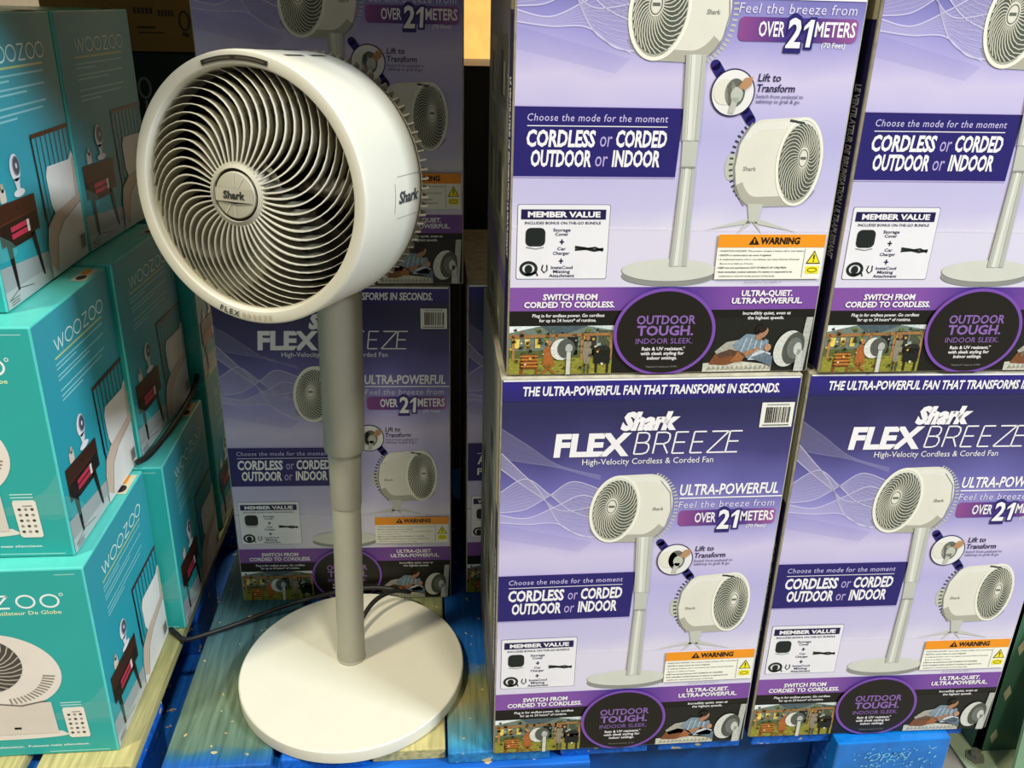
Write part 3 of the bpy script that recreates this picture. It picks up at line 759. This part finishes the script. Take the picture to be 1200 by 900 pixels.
# impeller and motor
bm = bmesh.new(); add_lathe(bm, [(.0, -.3), (.08, -.3), (.095, -.27), (.1, -.12), (.0, -.12)], 40, axis='Y')
imp = bm_obj('impeller', bm, DARK, shell, smooth=True)
for k in range(7):
    bm = bmesh.new(); th = 2*PI*k/7; g = []
    for i in range(7):
        r = .09+.235*i/6
        for j in range(7):
            q = j/6; ang = th+q*.78-.25*i/6; y = -.31+.16*q-.02*math.sin(PI*q)
            g.append(bm.verts.new((r*math.cos(ang), y, r*math.sin(ang))))
    for i in range(6):
        for j in range(6): bm.faces.new((g[i*7+j], g[i*7+j+1], g[i*7+j+8], g[i*7+j+7]))
    o = bm_obj('impeller_blade', bm, mat('fan_impeller_grey', '35312a', .5, .4), imp, smooth=True, angle=1.5)
    o.data.update()
    md = o.modifiers.new('thick', 'SOLIDIFY'); md.thickness = .0012
# back of the head
bm = bmesh.new(); add_lathe(bm, [(.3965, -.092), (.3965, -.084), (.38, -.084), (.38, -.092)], 128, axis='Y', closed=True)
bm_obj('seam_ring', bm, SEAM, shell)
bm = bmesh.new()
add_lathe(bm, [(.392, -.084), (.39, -.06), (.37, -.06), (.37, -.084)], 128, axis='Y', closed=True)
for k in range(84):
    a_ = 2*PI*k/84; c_, s_ = math.cos(a_), math.sin(a_); tn = (-s_*.0022, c_*.0022)
    pr_ = [(.36, -.07), (.394, -.07), (.405, -.045), (.392, -.02), (.36, .0), (.2, .012), (.2, .0), (.35, -.015)]
    A = [bm.verts.new((r*c_+tn[0], y, r*s_+tn[1])) for r, y in pr_]; B = [bm.verts.new((r*c_-tn[0], y, r*s_-tn[1])) for r, y in pr_]
    n_ = len(pr_)
    for i in range(n_): bm.faces.new((A[i], A[(i+1) % n_], B[(i+1) % n_], B[i]))
    bm.faces.new(A); bm.faces.new(B[::-1])
bm_obj('rear_grille', bm, PLAS2, shell)
bm = bmesh.new(); add_lathe(bm, [(.0, -.12), (.21, -.12), (.21, .01), (.2, .02), (.13, .03), (.12, .075), (.1, .085), (.0, .086)], 64, axis='Y')
bm_obj('motor_housing', bm, PLAS2, shell, smooth=True)
bm = bmesh.new(); add_box(bm, (-.05, .02, -.42), (.05, .095, .03), .018)
bm_obj('neck', bm, PLAS2, shell, smooth=True)
# top slot, buttons, badge, lettering
def bez(u, v, l): return (u, -.4502-l, v)
a = Art(bez)
n_ = 24; an_ = [PI*(.605-.19*i/n_) for i in range(n_+1)]
o_ = [(.386*math.cos(q), .386*math.sin(q)) for q in an_]; i_ = [(.372*math.cos(q), .372*math.sin(q)) for q in an_]
a.poly(o_+i_[::-1], SEAM, 2)
for a0, a1 in ((.595, .52), (.505, .425)):
    a.line([(.379*math.cos(PI*(a0+(a1-a0)*i/10)), .379*math.sin(PI*(a0+(a1-a0)*i/10))) for i in range(11)], .007, mat('fan_slot_mesh', '514b3c', .5), 3)
a.build('top_slot', shell)
def on_arc(ch_pts, r0, mid, w_): pass
a = Art(bez)
for s, x0, x1, m_, b_ in (('FLEX', -.1, -.028, LETTER, .02), ('BREEZE', -.018, .09, GOLD, .0)):
    vs, fs = text_geo(s, b_, 0, 2, 1.25)
    mn = min(p[0] for p in vs); mx = max(p[0] for p in vs); pts = []
    for x, y in vs:
        q = x0+(x-mn)/(mx-mn)*(x1-x0); hgt = y/CAP*.017; ang = -PI*.515+q/.38; r = .391-hgt
        pts.append((r*math.cos(ang), r*math.sin(ang)))
    a.mesh(pts, fs, m_, 3)
a.build('bezel_lettering', shell)
def cyl(u, ang, l): return ((.402+l)*math.cos(ang), u, (.402+l)*math.sin(ang))
a = Art(cyl)
for y0, y1 in ((-.385, -.27), (-.25, -.15)):
    a.mesh([(y0, PI*.5), (y0+.02, PI*.415), (y1, PI*.415), (y1, PI*.5), (y0, PI*.56), (y1, PI*.56)], [(0, 1, 2, 3), (4, 0, 3, 5)], mat('fan_control_black', '191716', .25), 2)
a.build('control_panel', shell)
a = Art(cyl)
def arc_rect(y0, y1, a0, a1, m_, l_):
    n = 8; ps = [(y0, a0+(a1-a0)*i/n) for i in range(n+1)]+[(y1, a0+(a1-a0)*i/n) for i in range(n+1)]
    a.mesh(ps, [(i, i+1, n+2+i, n+1+i) for i in range(n)], m_, l_)
b0, b1 = -.17, .15; y0, y1 = -.275, -.095
for q in ((y0+.02, y1, b0, b0+.006), (y0+.02, y1, b1-.006, b1), (y0, y0+.002, b0+.05, b1-.05)): arc_rect(*q, mat('fan_line', 'a09d92', .5), 1)
vs, fs = text_geo('Shark', .03, .15)
mn = min(p[0] for p in vs); mx = max(p[0] for p in vs)
a.mesh([(-.25+(x-mn)/(mx-mn)*.13, -.055+y/CAP*.085) for x, y in vs], fs, mat('fan_badge_grey', '45464a', .4), 2)
a.build('side_badge', shell)
# power cord
def rel(p): return tuple(Vector(p)-BASEO)
cord = [(-.575, .57, .09), (-.555, .66, .115), (-.5, .76, .145), (-.42, .83, .145), (-.345, .86, .115), (-.37, .905, .085), (-.5, .935, .09), (-.66, .925, .085), (-.85, .875, .075), (-1.0, .84, .045),
        (-1.12, .80, .022), (-1.25, .74, .018), (-1.34, .715, .012), (-1.395, .755, .016), (-1.425, .785, .018)]
bm = bmesh.new(); add_tube(bm, [rel(p) for p in spline(cord, 8)], .011, 8)
bm_obj('power_cord', bm, mat('cord_black', '17181a', .5, .4), fan, smooth=True)

bm = bmesh.new(); add_tube(bm, spline([(-1.455, .79, .885), (-1.43, .86, .878), (-1.415, 1.05, .872), (-1.405, 1.3, .874), (-1.395, 1.47, .9), (-1.39, 1.55, .95)], 8), .013, 8)
tag(bm_obj('cable', bm, mat('cord_black', '17181a', .5, .4), smooth=True), 'black cable lying on the top ledge of the back bottom teal carton', 'cable')

# ---------------------------------------------------------------- pallets
def wood(name, stops, nscale=9, axis='Y', lo=0.0, hi=1.0, noise=.16):
    """weathered painted timber: colour bands of wear along the board, grain streaks"""
    if name in _m: return _m[name]
    M = ramp_ink(name, stops, axis, lo, hi, noise, nscale*2.8, rough=.6)
    nt = M.node_tree; b = nt.nodes['Principled BSDF']
    src = b.inputs['Base Color'].links[0].from_socket
    tc = nt.nodes.new('ShaderNodeTexCoord'); mp = nt.nodes.new('ShaderNodeMapping')
    sx = (90, 6, 90) if axis == 'Y' else (6, 90, 90)
    mp.inputs['Scale'].default_value = sx; nt.links.new(tc.outputs['Object'], mp.inputs[0])
    nz = nt.nodes.new('ShaderNodeTexNoise'); nz.inputs['Scale'].default_value = 1.6; nz.inputs['Detail'].default_value = 5; nt.links.new(mp.outputs[0], nz.inputs['Vector'])
    mr = nt.nodes.new('ShaderNodeMapRange'); mr.inputs[1].default_value = .3; mr.inputs[2].default_value = .7; mr.inputs[3].default_value = .62; mr.inputs[4].default_value = 1.2
    nt.links.new(nz.outputs['Fac'], mr.inputs[0])
    mx = nt.nodes.new('ShaderNodeMix'); mx.data_type = 'RGBA'; mx.blend_type = 'MULTIPLY'; mx.inputs[0].default_value = 1
    nt.links.new(src, mx.inputs[6]); nt.links.new(mr.outputs[0], mx.inputs[7])
    # knocks: pale chips where paint is gone
    n2 = nt.nodes.new('ShaderNodeTexNoise'); n2.inputs['Scale'].default_value = 55; n2.inputs['Detail'].default_value = 2; nt.links.new(tc.outputs['Object'], n2.inputs['Vector'])
    gt = nt.nodes.new('ShaderNodeMapRange'); gt.inputs[1].default_value = .68; gt.inputs[2].default_value = .71; nt.links.new(n2.outputs['Fac'], gt.inputs[0])
    m2 = nt.nodes.new('ShaderNodeMix'); m2.data_type = 'RGBA'; nt.links.new(gt.outputs[0], m2.inputs[0]); nt.links.new(mx.outputs[2], m2.inputs[6]); m2.inputs[7].default_value = lin('c9b27c')
    nt.links.new(m2.outputs[2], b.inputs['Base Color'])
    bp = nt.nodes.new('ShaderNodeBump'); bp.inputs['Strength'].default_value = .5; bp.inputs['Distance'].default_value = .0015
    nt.links.new(nz.outputs['Fac'], bp.inputs['Height']); nt.links.new(bp.outputs['Normal'], b.inputs['Normal'])
    return M
BLUE = wood('pallet_blue_paint', [(0, '0a63c8'), (.5, '0f6ac6'), (1, '0b58b4')])
BLUEX = wood('pallet_blue_paint_cross', [(0, '0a63c8'), (1, '0d6cc8')], axis='X')
TEALW = wood('pallet_worn_teal', [(0.03, '1c5fb0'), (.075, '2f6a86'), (.11, '5c7768'), (.4, '6b7a60'), (.7, '4d7075'), (1, '44707a')], lo=0, hi=1.0, noise=.05)
MIXW = wood('pallet_worn_mixed', [(0.0, '1f74ba'), (.07, '3f8fae'), (.2, '6f8478'), (.3, '8f8858'), (.42, '6f7a58'), (.5, '0e5fae'), (1, '0c4f9a')], lo=0, hi=1.0, noise=.06)
YELW = wood('pallet_bare_timber', [(0, 'b9b078'), (.3, 'bdb47c'), (.6, '97935f'), (1, '77805f')], noise=.1)
pal = empty('pallet', (0, 0, 0))
tag(pal, 'worn blue timber pallet under the display fan and the violet cartons', 'pallet')
def board(x0, x1, y0, y1, z0, z1, m_, name='deck_board', par=pal):
    bm = bmesh.new(); add_box(bm, (x0, y0, z0), (x1, y1, z1), .006); return bm_obj(name, bm, m_, par)
for x0, x1, y0, m_ in ((-1.257, -.852, .01, TEALW), (-.815, -.50, .025, BLUE), (-.47, -.185, .04, YELW), (-.175, .225, .012, MIXW), (.27, .62, .02, BLUE), (.66, 1.0, .02, BLUE), (1.05, 1.4, .02, BLUE), (1.45, 1.95, .02, BLUE)):
    board(x0, x1, y0, 2.78, -.055, -.0005, m_)
for y0 in (-.015, 1.25, 2.5): board(-1.257, .385 if y0 < 0 else 1.95, y0, y0+.38, -.11, -.0555, BLUEX, 'cross_board')
for x0, x1 in ((-1.255, -.85), (.1, .38), (1.38, 1.86)):
    for y0 in (-.01, 1.25, 2.5):
        if x0 > 1 and y0 < 0: continue
        board(x0, x1, y0+.01, y0+.38, -.325, -.1105, BLUE, 'block')
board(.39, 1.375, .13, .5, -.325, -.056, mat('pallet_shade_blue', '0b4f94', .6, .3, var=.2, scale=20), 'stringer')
GLOSS = mat('pallet_glossy_blue', '0a6fc4', .25, .6, var=.2, scale=25, bump=.4)
sten = board(1.38, 1.86, -.045, .017, -.325, -.004, GLOSS, 'block')
board(1.38, 1.86, .0175, .33, -.325, -.056, BLUE, 'block')
a = Art(lambda u, v, l: (u, -.0455-l, v))
pale = mat('stencil_pale_blue', '6fb4e2', .6, var=.3, scale=300)
a.text('OPEN', 1.52, 1.70, -.105, .04, pale, .0, .3, 1)
rng = random.Random(3)
for i in range(90):
    x = 1.45+.36*rng.random(); z = -.17+.13*rng.random(); s = .002+.006*rng.random()
    a.poly([(x, z), (x+s*1.4, z+s*.3), (x+s, z+s*1.6), (x-s*.3, z+s)], pale, 1)
a.build('stencil', sten)
for x0, x1 in ((-1.255, -.85), (.1, .38), (1.38, 1.86)): board(x0, x1, .0, 2.78, -.38, -.3255, BLUE, 'bottom_board')
lp = empty('pallet', (0, 0, 0)); tag(lp, 'worn blue and bare timber pallet under the teal cartons at the left', 'pallet')
for x0, x1 in ((-1.72, -1.37), (-2.15, -1.78), (-2.6, -2.2)): board(x0, x1, .04, 2.3, -.055, -.0005, YELW, 'deck_board', lp)
for y0 in (.045, 1.0, 1.9): board(-2.6, -1.372, y0, y0+.38, -.11, -.0555, BLUEX, 'cross_board', lp)
for x0, x1 in ((-1.65, -1.375), (-2.6, -2.2)):
    for y0 in (.05, 1.0, 1.9): board(x0, x1, y0, y0+.36, -.325, -.1105, BLUE, 'block', lp)
    board(x0, x1, .05, 2.3, -.38, -.3255, BLUE, 'bottom_board', lp)

# ---------------------------------------------------------------- rack, floor, background
GREEN = mat('rack_green_paint', '6f8f72', .45, .45, var=.06, scale=20)
STEEL = mat('galvanised_steel', '9a9a8c', .35, .5, metal=.6)
post = empty('rack_post', (2.2, .2, -.38)); tag(post, 'green steel pallet rack post bolted to the floor at the lower right', 'rack post')
bm = bmesh.new(); add_box(bm, (.0, .0, .012), (.03, .32, 4.2)); add_box(bm, (.0, .0, .012), (.32, .02, 4.2)); add_box(bm, (.29, 0, .012), (.32, .32, 4.2))
bm_obj('column', bm, mat('rack_green_shaded', '3f6a52', .45, .45, var=.06, scale=20), post)  # rack green darkened, the column's shade is put into the colour
bm = bmesh.new(); add_box(bm, (-.09, -.2, 0), (.5, .42, .012), .004); bm_obj('foot_plate', bm, mat('rack_foot_pale_green', '9aa886', .45, .4, var=.06), post)
bm = bmesh.new(); add_lathe(bm, [(.0, .012), (.042, .012), (.042, .02), (.022, .02), (.022, .05), (.0, .052)], 6); bt = bm_obj('anchor_bolt', bm, STEEL, post, loc=(-.02, -.03, 0))
bm = bmesh.new()
vs = [bm.verts.new(p) for p in ((.04, -.19, .012), (.45, -.19, .012), (.45, -.02, .9), (.14, -.02, .9), (.04, -.175, .012), (.45, -.175, .012), (.45, -.005, .9), (.14, -.005, .9))]
for f in ((0, 1, 2, 3), (7, 6, 5, 4), (0, 3, 7, 4), (1, 5, 6, 2), (3, 2, 6, 7), (0, 4, 5, 1)): bm.faces.new([vs[i] for i in f])
bm_obj('gusset_plate', bm, GREEN, post)
a = Art(lambda u, v, l: (u, -.0005-l, v))
for i in range(16):
    z = .1+i*.25
    a.poly([(.05, z), (.068, z+.045), (.086, z), (.068, z-.045)], mat('rack_slot_metal', 'b9b893', .4), 1)
a.build('slots', post)
bm = bmesh.new(); add_box(bm, (-9, -8, -.42), (9, 12, -.3805))
tag(bm_obj('floor', bm, mat('concrete_floor', '8a8478', .6, .3, var=.12, scale=8)), kind='structure')
# unseen rack deck above and front beam, placed to shade the back cartons
rk = empty('unseen_rack_1'); tag(rk, kind='structure')
bm = bmesh.new(); add_box(bm, (-4, -.12, 3.30), (4, .0, 3.62)); bm_obj('shelf_beam', bm, mat('rack_orange_beam', 'b8642a', .5), rk)
bm = bmesh.new(); add_box(bm, (-4, .0, 3.5), (4, 3.0, 3.60)); bm_obj('shelf_deck', bm, mat('shelf_timber', 'a58a5a', .7), rk)
bm = bmesh.new(); add_box(bm, (-4, 2.9, 3.30), (4, 3.0, 3.5)); bm_obj('rear_beam', bm, mat('rack_orange_beam', 'b8642a', .5), rk)
bm = bmesh.new(); add_box(bm, (-9, 11.5, -.38), (9, 11.7, 14))
tag(bm_obj('wall_back', bm, mat('warehouse_wall', '9a948a', .7)), kind='structure')

# background cartons beyond the stacks
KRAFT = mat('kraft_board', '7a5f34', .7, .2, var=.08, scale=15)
def carton(name, lo, hi, m_, label, marks=None):
    o = empty(name, ((lo[0]+hi[0])/2, (lo[1]+hi[1])/2, lo[2])); c0 = Vector(((lo[0]+hi[0])/2, (lo[1]+hi[1])/2, lo[2]))
    bm = bmesh.new(); add_box(bm, tuple(Vector(lo)-c0), tuple(Vector(hi)-c0), .008); b_ = bm_obj('carton', bm, m_, o)
    if marks:
        a = Art(lambda u, v, l: (u-c0.x, lo[1]-c0.y-l, v-c0.z)); marks(a); a.build('printed_marks', b_)
    tag(o, label, 'carton'); return o
def kraft_marks(a):
    k = ink('2f2210')
    for x0, x1, z in ((-1.70, -1.60, 2.61), (-1.58, -1.5, 2.6)): 
        for i in range(5): a.poly(rect(x0+i*(x1-x0)/5, z, x0+(i+.7)*(x1-x0)/5, z+.03), k, 1)
    a.line([(-1.69, 2.545), (-1.6, 2.547)], .01, k, 1); a.line([(-1.69, 2.52), (-1.56, 2.522)], .006, k, 1)
    a.ring(-1.455, 2.58, .03, .05, .012, k, 1, 16); a.line([(-1.47, 2.52), (-1.44, 2.51)], .02, k, 1)
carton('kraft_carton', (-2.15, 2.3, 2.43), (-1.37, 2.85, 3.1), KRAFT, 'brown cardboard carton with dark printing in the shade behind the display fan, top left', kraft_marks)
def black_marks(a):
    g = ink('6d6a66')
    a.ring(-1.695, 2.25, .035, .055, .012, g, 1, 24); a.line([(-1.695, 2.19), (-1.695, 2.12)], .015, g, 1)
    a.line([(-1.43, 2.35), (-1.4, 2.355)], .008, g, 1); a.line([(-1.425, 2.37), (-1.425, 2.33)], .006, g, 1)
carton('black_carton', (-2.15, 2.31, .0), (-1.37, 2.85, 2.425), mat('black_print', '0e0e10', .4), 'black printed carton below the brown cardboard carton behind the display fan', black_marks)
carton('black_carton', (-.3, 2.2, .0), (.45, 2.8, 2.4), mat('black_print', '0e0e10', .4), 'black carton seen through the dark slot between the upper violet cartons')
# lit goods across the far aisle
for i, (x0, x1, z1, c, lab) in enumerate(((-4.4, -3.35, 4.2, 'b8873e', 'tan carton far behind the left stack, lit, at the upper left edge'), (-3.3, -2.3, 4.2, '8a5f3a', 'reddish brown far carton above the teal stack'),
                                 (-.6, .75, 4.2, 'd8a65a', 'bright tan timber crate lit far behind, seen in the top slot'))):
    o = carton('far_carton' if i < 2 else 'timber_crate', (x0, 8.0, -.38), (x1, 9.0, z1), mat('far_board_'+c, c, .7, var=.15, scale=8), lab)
